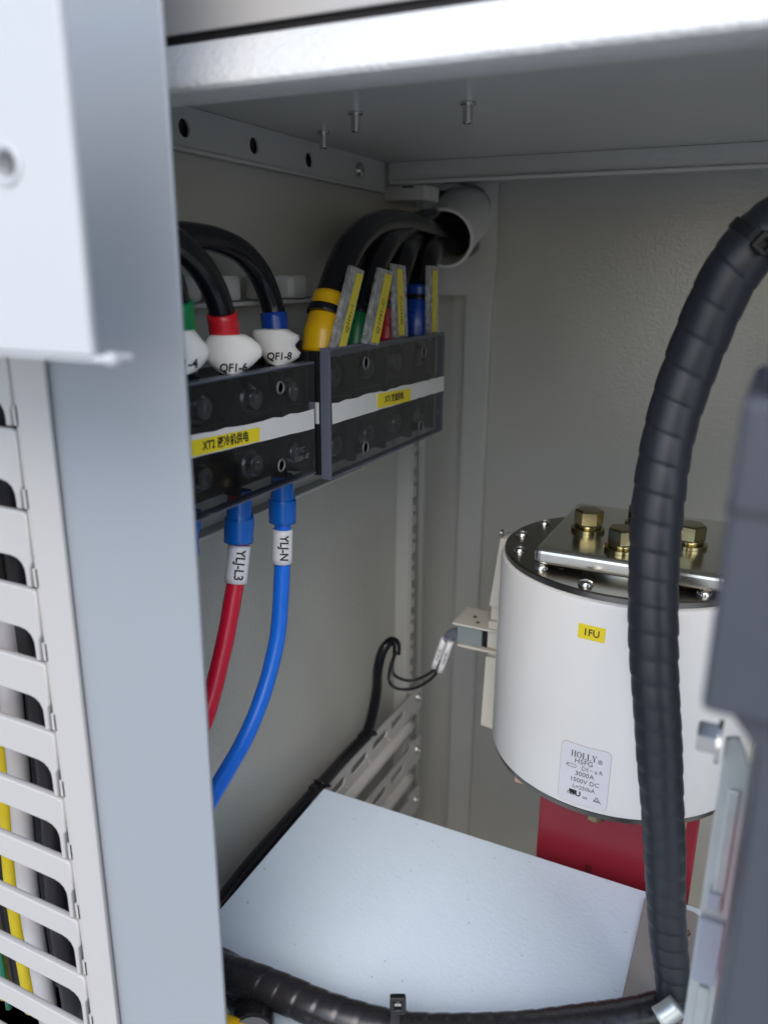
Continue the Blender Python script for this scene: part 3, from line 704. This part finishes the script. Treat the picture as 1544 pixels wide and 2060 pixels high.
box('clip_plate', -.1945, -.1590, .532, .566, -.2768, -.2750, 'ivory', cl, .0005)
sw = box('micro_switch', -.1960, -.1760, .5345, .562, -.2748, -.2594, 'switch', fu, .0006)
box('terminal_shroud', -.1759, -.1722, .5365, .560, -.2748, -.2594, 'black', sw)
for p in ((-.187, .549), (-.1815, .540)): lathe('switch_pin', [(.0016, 0), (.0016, .0008), (0, .0008)], (p[0], p[1], -.2575), 'zinc', cl, None, 10)

# copper bar and red sleeved busbar under the fuse
bb = thing('red_busbar', (-.06, .485, -.60), 'red sleeved copper busbar hanging under the fuse', 'busbar')
box('copper_end', -.1235, -.0130, .4600, .5700, -.3310, -.3218, 'copper', bb, .0008)
box('red_sleeve', -.1110, -.0062, .4850, .4950, -.62, -.3312, 'redb', bb, .0015)
lathe('bolt_end', [(.0095, 0), (.0095, -.003), (.006, -.0031), (.006, -.013), (.0052, -.0138), (0, -.0138)], (-.0690, .4660, -.3312), 'zinc', bb, None, 20)
box('sleeve_mark', -.0755, -.0705, .4846, .4849, -.4050, -.3990, mat('dark_red_mark', (.12, .01, .015), .5), bb)

# ================================================================== control cable with two thin wires
kc = thing('control_cable', (-0.2880, 0.5628, -0.3948), 'thin black control cable looping from the support rail to the fuse switch', 'cable')
tube('jacket', [(-0.2830, 0.2978, -0.4061), (-0.2830, 0.3381, -0.3991), (-0.2850, 0.3746, -0.3963), (-0.2870, 0.4220, -0.3975), (-0.2890, 0.4765, -0.3992), (-0.2930, 0.5253, -0.4038), (-0.2900, 0.5647, -0.4006)], .0052, 'rubber', kc, seg=16, n=8)
tube('jacket_loop', [(-0.2900, 0.5628, -0.4015), (-0.2860, 0.5667, -0.3812), (-0.2800, 0.5634, -0.3529), (-0.2720, 0.5499, -0.3228), (-0.2660, 0.5470, -0.3028), (-0.2620, 0.5540, -0.2967), (-0.2580, 0.5564, -0.2997), (-0.2560, 0.5524, -0.3076)], [.0050, .0046, .0040, .0034], 'rubber', kc, seg=16, n=8)
tube('wire', [(-0.2560, 0.5513, -0.3043), (-0.2540, 0.5396, -0.3114), (-0.2500, 0.5381, -0.3188), (-0.2431, 0.5500, -0.3271), (-0.2305, 0.5500, -0.3207), (-0.2183, 0.5480, -0.3091), (-0.2139, 0.5450, -0.2999)], .0013, 'wire_k', kc, seg=10, n=8)
tube('wire', [(-0.2560, 0.5494, -0.3044), (-0.2540, 0.5358, -0.3119), (-0.2500, 0.5267, -0.3188), (-0.2521, 0.5500, -0.3373), (-0.2370, 0.5500, -0.3325), (-0.2225, 0.5480, -0.3196), (-0.2145, 0.5450, -0.3068)], .0013, 'wire_k', kc, seg=10, n=8)
for (a, b, s) in (((-0.2189, 0.5450, -0.3069), (-0.2106, 0.5450, -0.2794), 'QF-1M1D'), ((-0.2128, 0.5430, -0.3086), (-0.2043, 0.5430, -0.2793), 'QF-1M1E')):
    a, b = Vector(a), Vector(b)
    mk = tube('wire_marker', [a, a.lerp(b, .5), b], .0026, 'marker', kc, seg=14, n=2)
    d = (a-b).normalized(); view = (-a).normalized(); side = d.cross(view).normalized(); nn = side.cross(d)
    text('lettering', s, .0028, (a+b)/2+nn*.00275, d, nn.cross(d), 'ink', mk)
tube('clear_boot', [(-0.2084, 0.5450, -0.2811), (-0.2048, 0.5460, -0.2755), (-0.1990, 0.5460, -0.2721)], [.0036, .0050, .0048], 'vinyl', kc, seg=14, n=4)
def small_tie(c, ax, r, label):
    t = thing('cable_tie', c, label, 'cable tie', 'black cable ties on the support rail')
    ax = Vector(ax).normalized(); u = ax.orthogonal().normalized(); v = ax.cross(u)
    tube('strap', [Vector(c)+u*r*math.cos(a)+v*r*math.sin(a) for a in [math.radians(k) for k in range(0, 361, 30)]], .0013, 'rubber', t, seg=8, n=2)
    h = Vector(c)+Vector((-.002, -.010, .001))
    box('tie_head', h.x-.003, h.x+.003, h.y-.004, h.y+.003, h.z-.003, h.z+.003, 'rubber', t, .0008)
small_tie((-0.2890, 0.5668, -0.3994), (0, .3, 1), .0064, 'small black tie holding the loop end on the top support rail')
small_tie((-0.2870, 0.4795, -0.3968), (0, 1, 1), .0066, 'small black tie at the corner of the white panel')

# ================================================================== white equipment box and the plate on it
pb = thing('equipment_box', (-.02, .37, -.60), 'white textured metal box whose flat top fills the bottom of the opening', 'equipment box')
sheet('top_panel', [(-.2745, .263), (.20, .263), (.20, .4700), (-.2800, .4700)], [], .0020, (0, 0, -.3940), X, Y, 'panel', pb, .0007)
box('body', -.2735, .19, .266, .4680, -.60, -.3951, 'panel', pb)
gp = thing('grey_plate', (.0, .40, -.392), 'dull grey flat plate with rounded corner and hole lying on the white box', 'plate')
sheet('plate', [(-.0318, .30)]+[(.10, .30), (.10, .4370)]+[(-.0090+.010*0, .4660)][:0]+[(.0062, .4470), (.0058, .4545), (.0030, .4605), (-.0020, .4630), (-.0300, .4630), (-.0318, .4610)], [circ(-.0065, .4430, .0045)], .0018, (0, 0, -.3918), X, Y, 'greyplate', gp, .0003)
lathe('copper_stud', [(.0040, 0), (.0040, .0015), (.002, .002), (0, .002)], (-.0065, .4430, -.3929), 'copper', gp, None, 16)

# ================================================================== spiral wrapped cables
def spiral_me(pts, radii, pitches, seg=40, n=40, depth=.05, ph=0.):
    path = catmull(pts, n); N = len(path); fr = frames(path)
    # arc length and turn count
    L = [0.]
    for i in range(1, N): L.append(L[-1]+(path[i]-path[i-1]).length)
    def lerp_list(a, t):
        f_ = t*(len(a)-1); i = min(len(a)-2, int(f_)); return a[i]+(a[i+1]-a[i])*(f_-i)
    turns = [ph]
    for i in range(1, N): turns.append(turns[-1]+(L[i]-L[i-1])/lerp_list(pitches, i/(N-1)))
    vs, fs = [], []
    rnd = [random.uniform(.6, 1.25) for _ in range(400)]
    for i, p in enumerate(path):
        r = lerp_list(radii, L[i]/L[-1])
        for k in range(seg):
            a = 2*math.pi*k/seg
            w = turns[i]+k/seg
            s = w % 1.0; j = rnd[int(w) % 400]
            bump = 1-depth*j*(1-s/.93)**2+.005*math.sin(math.pi*s/.93) if s < .93 else 1-depth*j*((s-.93)/.07)
            bump *= 1+.012*math.sin(a*2+w*1.3)
            vs.append(p+(fr[i][0]*math.cos(a)+fr[i][1]*math.sin(a))*r*bump)
    for i in range(N-1):
        for k in range(seg):
            k2 = (k+1) % seg; fs.append((i*seg+k, i*seg+k2, (i+1)*seg+k2, (i+1)*seg+k))
    fs.append(tuple(range(seg-1, -1, -1))); fs.append(tuple((N-1)*seg+k for k in range(seg)))
    me = mesh(vs, fs); me.polygons.foreach_set('use_smooth', [len(p.vertices) == 4 for p in me.polygons])
    return me
p0 = (-0.0015, 0.4262, 0.0277)
vc = thing('wrapped_cable', p0, 'thick black spiral wrapped cable hanging in front of the fuse', 'cable')
me = spiral_me([(0.0285, 0.4185, 0.0305), (0.0063, 0.4183, 0.0274), (-0.0106, 0.4160, 0.0205), (-0.0218, 0.4142, 0.0071), (-0.0291, 0.4144, -0.0095), (-0.0348, 0.4144, -0.0291), (-0.0403, 0.4131, -0.0530), (-0.0439, 0.4102, -0.0774), (-0.0446, 0.4051, -0.1057), (-0.0423, 0.3985, -0.1428), (-0.0378, 0.3918, -0.1802), (-0.0290, 0.3849, -0.2315), (-0.0199, 0.3777, -0.2840), (-0.0137, 0.3710, -0.3235), (-0.0080, 0.3673, -0.3502), (-0.0041, 0.3643, -0.3720)],
    [.0135, .0135, .0133, .013, .0128, .0128, .0126, .0124, .0120, .0115, .0109, .0103, .0095, .0088], [.018, .017, .0165, .016, .015, .0135, .0115, .0095, .008], ph=.2)
link('spiral_wrap', shift(me, p0), 'wrap', vc, p0)
c = Vector((-0.0160, 0.4150, 0.0150)); dr = (Vector((-0.0218, 0.4142, 0.0071))-Vector((-0.0106, 0.4160, 0.0205))).normalized()
ht = thing('cable_tie', c, 'black cable tie round the hanging wrapped cable near the right edge', 'cable tie')
e1 = dr.orthogonal().normalized(); e2 = dr.cross(e1)
vs, fs = [], []
for k in range(37):
    a = math.radians(k*10); r_ = e1*math.cos(a)+e2*math.sin(a)
    for (q, b) in ((-.0024, .0132), (.0024, .0132), (.0024, .0146), (-.0024, .0146)): vs.append(c+dr*q+r_*b)
for i in range(36):
    for k in range(4): fs.append((i*4+k, i*4+(k+1) % 4, (i+1)*4+(k+1) % 4, (i+1)*4+k))
link('strap', shift(recalc(mesh(vs, fs)), c), 'black', ht, c)
nn = (-c).normalized(); nn = (nn-dr*nn.dot(dr)).normalized(); nn = (nn*.8+dr.cross(nn)*-.35+Z*.35).normalized(); nn = (nn-dr*nn.dot(dr)).normalized()
sheet('tie_head', rect(-.0042, .0042, -.0040, .0040, .001, 3), [rect(-.0018, .0018, -.0012, .0026)], .0050, c+nn*.0160, dr, nn.cross(dr), 'black', ht, .0006)
p0 = (-0.2390, 0.2820, -0.3800)
hc = thing('wrapped_cable', p0, 'brown-black spiral wrapped cable lying across the bottom of the white box', 'cable')
me = spiral_me([(-0.2756, 0.2788, -0.3760), (-0.2436, 0.2792, -0.3760), (-0.2183, 0.2818, -0.3760), (-0.1937, 0.2841, -0.3770), (-0.1668, 0.2859, -0.3780), (-0.1372, 0.2917, -0.3790), (-0.1081, 0.3030, -0.3790), (-0.0736, 0.3211, -0.3780), (-0.0442, 0.3399, -0.3770), (-0.0192, 0.3573, -0.3760), (-0.0067, 0.3666, -0.3740)],
    [.0098, .0098, .0097, .0096, .0094, .0092], [.0115, .0115, .011], seg=36, n=30, depth=.04)
link('spiral_wrap', shift(me, p0), 'wrapb', hc, p0)
p0 = (-0.2281, 0.2807, -0.3860)
bc = thing('bundle_cable', p0, 'fat dark brown cable end dropping behind the post at the bottom', 'cable')
tube('jacket', [(-0.2636, 0.2856, -0.3840), (-0.2426, 0.2863, -0.3840), (-0.2253, 0.2839, -0.3860), (-0.2164, 0.2803, -0.3940), (-0.1922, 0.2476, -0.3710)], [.0105, .0115, .012, .012], 'wrapb', bc, seg=24, n=8)
# end ferrule where the two wraps meet
fe = tube('end_ferrule', [(-0.0107, 0.3447, -0.3619), (-0.0060, 0.3481, -0.3585), (-0.0026, 0.3509, -0.3551)], .0056, 'galv', None, seg=20, n=3)
tag(fe, 'bright metal band where the two wrapped cables meet at lower right', 'cable band')
# tie round the lying cable
c = Vector((-0.1337, 0.2946, -0.3775))
tt = thing('cable_tie', c, 'large black cable tie with square head on the lying wrapped cable', 'cable tie')
dr = (Vector((-0.1077, 0.3018, -0.3775))-Vector((-0.1577, 0.2859, -0.3775))).normalized(); up_ = Z; sd_ = dr.cross(up_)
loop = [c+up_*math.cos(a)*.0108+sd_*math.sin(a)*.0108 for a in [math.radians(k) for k in range(0, 361, 20)]]
vs, fs = [], []
for p in loop:
    r_ = (p-c).normalized()
    for (a, b) in ((-.0024, 0), (.0024, 0), (.0024, .0013), (-.0024, .0013)): vs.append(p+dr*a+r_*b)
for i in range(len(loop)-1):
    for k in range(4): fs.append((i*4+k, i*4+(k+1) % 4, (i+1)*4+(k+1) % 4, (i+1)*4+k))
link('strap', shift(recalc(mesh(vs, fs)), c), 'black', tt, c)
hp = Vector((-0.1271, 0.2814, -0.3469))
vw = (-hp).normalized(); u_ = vw.cross(Z).normalized()*-1; v_ = vw.cross(u_)*-1
u_ = Rr.copy(); w_ = (-F).copy(); v_ = Ur.copy()
sheet('tie_head', rect(-.0040, .0040, -.0043, .0043, .001, 3), [rect(-.0019, .0019, -.0018, .0022)], .004, hp, u_, v_, 'black', tt, .0005)
sheet('tie_pawl', rect(-.0016, .0016, -.0004, .0008), [], .002, hp, u_, v_, 'steel', tt)
# earth cable in the lower left corner
p0 = (-0.2431, 0.2765, -0.4000)
ec = thing('earth_cable', p0, 'yellow and green striped earth cable in the bottom corner', 'cable')
ep = [(-0.2204, 0.2426, -0.3623), (-0.2025, 0.2473, -0.3671), (-0.1797, 0.2531, -0.3726), (-0.1599, 0.2587, -0.3779)]
tube('yellow_half', ep, .0056, 'yellow', ec, seg=20, n=6)
tube('green_stripe', [Vector(p)+Vector((.0012, -.0034, -.0036)) for p in ep], .0054, 'green', ec, seg=20, n=6)

# ================================================================== dark device on the right with its bracket
dv = thing('contactor', (.05, .175, -.09), 'dark slate plastic device close to the lens at the right edge', 'contactor')
box('housing', -.0052, .12, .168, .236, -.0905, -.0222, 'device', dv, .0022, 3)
box('top_cap', -.0015, .12, .174, .236, -.0222, -.0075, 'device', dv, .003, 3)
box('upper_ridge', .0006, .12, .1664, .172, -.0245, -.0222, 'device', dv, .0008)
box('seam', -.0056, .12, .1672, .2, -.0452, -.0446, 'gasket_and_shade', dv)
sheet('lower_housing', [(.0100, -.30), (.12, -.30), (.12, -.0906), (-.0015, -.0906), (.0072, -.1010), (.0080, -.118)], [], .050, (0, .200, 0), X, Z, 'device', dv, .001)
br = thing('galvanised_bracket', (.006, .28, -.3), 'bright galvanised bracket strip with a bolt at its top, beside the dark device', 'bracket')
sheet('strip', [(.0006, -.40), (.0108, -.40), (.0108, -.1700), (.0085, -.1640), (.0052, -.1575), (.0010, -.1590)], [], .0025, (0, .2805, 0), X, Z, 'galv', br, .0004)
box('raised_web', .0044, .0084, .2772, .2791, -.232, -.178, 'galv', br, .0006)
box('lower_web', .0044, .0084, .2772, .2791, -.40, -.268, 'galv', br, .0006)
box('cover_strip', .0012, .0102, .2765, .2791, -.2655, -.2360, 'tape', br, .0008)
box('clip_recess', .0030, .0074, .2758, .2771, -.2300, -.2225, 'tape', br, .0005)
b_ = lathe('bolt', [(.0062, 0), (.0062, .0060), (.0056, .0068), (0, .0068)], (-.0015, .276, -.1580), 'steel', br, (-1, 0, 0), 6)
lathe('washer', [(.0078, 0), (.0078, .0016), (.004, .0016)], (-.0002, .276, -.1585), 'steel', br, (-1, 0, 0), 24)
rd = box('red_insulator', .0108, .0128, .262, .279, -.262, -.19, 'redc', None, .0008)
tag(rd, 'thin red strip between the galvanised bracket and the dark device', 'insulator')

# ================================================================== wiring duct and cover plate on the left, close to the lens
wd = thing('wiring_duct', (-.28, .24, -.5), 'pale grey slotted wiring duct on the left edge', 'wiring duct')
DYF = .2265
sheet('edge_strip', rect(-.2765, -.2593, -.47, .14), [], .0026, (0, DYF, 0), X, Z, 'duct', wd, .0006)
box('score_line', -.2785, -.2767, DYF-.0006, DYF+.0012, -.47, .14, 'duct', wd)
fm = None
for k in range(-4, 11):
    zb = -.0983-.0358*k                 # lower lip of slot k, top of the finger below it
    op = min(.0225, max(.0120, .0130+.0013*(k+1)))
    zt = zb-.0358+op                    # top edge of the next slot
    zn = zb-.0358+.0012
    pts = [(-.48, zb), (-.48, zt), (-.2915, zt), (-.2880, zt-.0007), (-.2855, zt-.0024), (-.2841, zt-.0050), (-.2838, zt-.0075), (-.2838, zn), (-.2808, zn), (-.2808, zt-.004), (-.2790, zt-.001), (-.2790, zb-.0010), (-.2815, zb)]
    fm = sheet_me([(x, z-zb) for x, z in pts][::-1], [], .0036, .0007); fm.materials.append(M['duct'])
    f_ = link('finger', fm, None, wd, (0, DYF, zb), basis(X, Z))
    box('notch_post', -.2803, -.2775, DYF-.0006, DYF+.0006, zb+.0013, zb+.0100, 'duct', wd)
box('side_wall', -.2625, -.2600, DYF+.0045, .292, -.47, .14, 'duct', wd)
box('rear_wall', -.48, -.2627, .2895, .2918, -.47, .14, 'gasket_and_shade', wd)  # back of the duct, shade of the interior put into its near-black colour
for x0, x1, x2, x3, z0, r_, m_, y, lb in ((-.337, -.339, -.341, -.346, .13, .0062, 'wire_k', .268, 'black wire nearest the edge inside the wiring duct'),
        (-.346, -.350, -.357, -.362, -.175, .0060, 'wire_w', .262, 'white wire inside the lower part of the wiring duct'),
        (-.349, -.356, -.366, -.372, .13, .0044, 'wire_k', .272, 'thin black wire behind the white one inside the wiring duct'),
        (-.352, -.359, -.372, -.380, .13, .0046, 'wire_y', .264, 'yellow wire beside the white wire inside the wiring duct'),
        (-.357, -.352, -.384, -.394, .13, .0020, 'wire_g', .258, 'thin green wire inside the wiring duct'),
        (-.366, -.374, -.384, -.394, .13, .0056, 'wire_k', .268, 'black wire farthest left inside the wiring duct'),
        (-.384, -.386, -.396, -.404, .13, .0048, 'wire_y', .264, 'yellow wire farthest left inside the wiring duct')):
    pts = [(x0+(x1-x0)*.0, y, z0), (x0*.5+x1*.5, y, z0*.6-.07), (x1, y-.003, min(-.13, z0-.04)), (x2, y, -.27), (x2*.4+x3*.6, y-.003, -.36), (x3, y, -.46)]
    tag(tube('duct_wire', pts, r_, m_, None, seg=12, n=6), lb, 'wire', 'wires inside the wiring duct')
cp = thing('cover_plate', (-.20, .16, -.02), 'white out-of-focus plate with a screw hole at the upper left', 'cover plate')
PY = .160
x1 = (-0.1638, 0.1600, 0.0241)[0]
hxy = (-0.1870, 0.1600, 0.0267)
zb = (-0.1808, 0.1600, -0.0218)[2]
sheet('plate', rect(-.30, x1, zb, .085, .001, 2), [circ(hxy[0], hxy[2], .0036)], .003, (0, PY, 0), X, Z, 'cover', cp, .0008)
lathe('hole_bush', [(.0054, 0), (.0054, .0008), (.0046, .0012), (.0036, .0008), (.0036, -.003)], (hxy[0], PY-.0012, hxy[2]), 'cover', cp, (0, -1, 0), 24, False)
box('plate_hole_shade', hxy[0]-.005, hxy[0]+.005, PY+.004, PY+.005, hxy[2]-.005, hxy[2]+.005, 'gasket_and_shade', cp)  # black piece in place of the shade inside the screw hole
box('bottom_lip', -.30, x1+.0042, PY-.0005, PY+.010, zb-.0015, zb+.0004, 'cover', cp, .0007)
lathe('lip_knob', [(.0012, 0), (.0018, .0006), (.0018, .0030), (.0012, .0036)], (x1+.0030, PY+.001, zb-.0006), 'cover', cp, (1, 0, .1), 14)
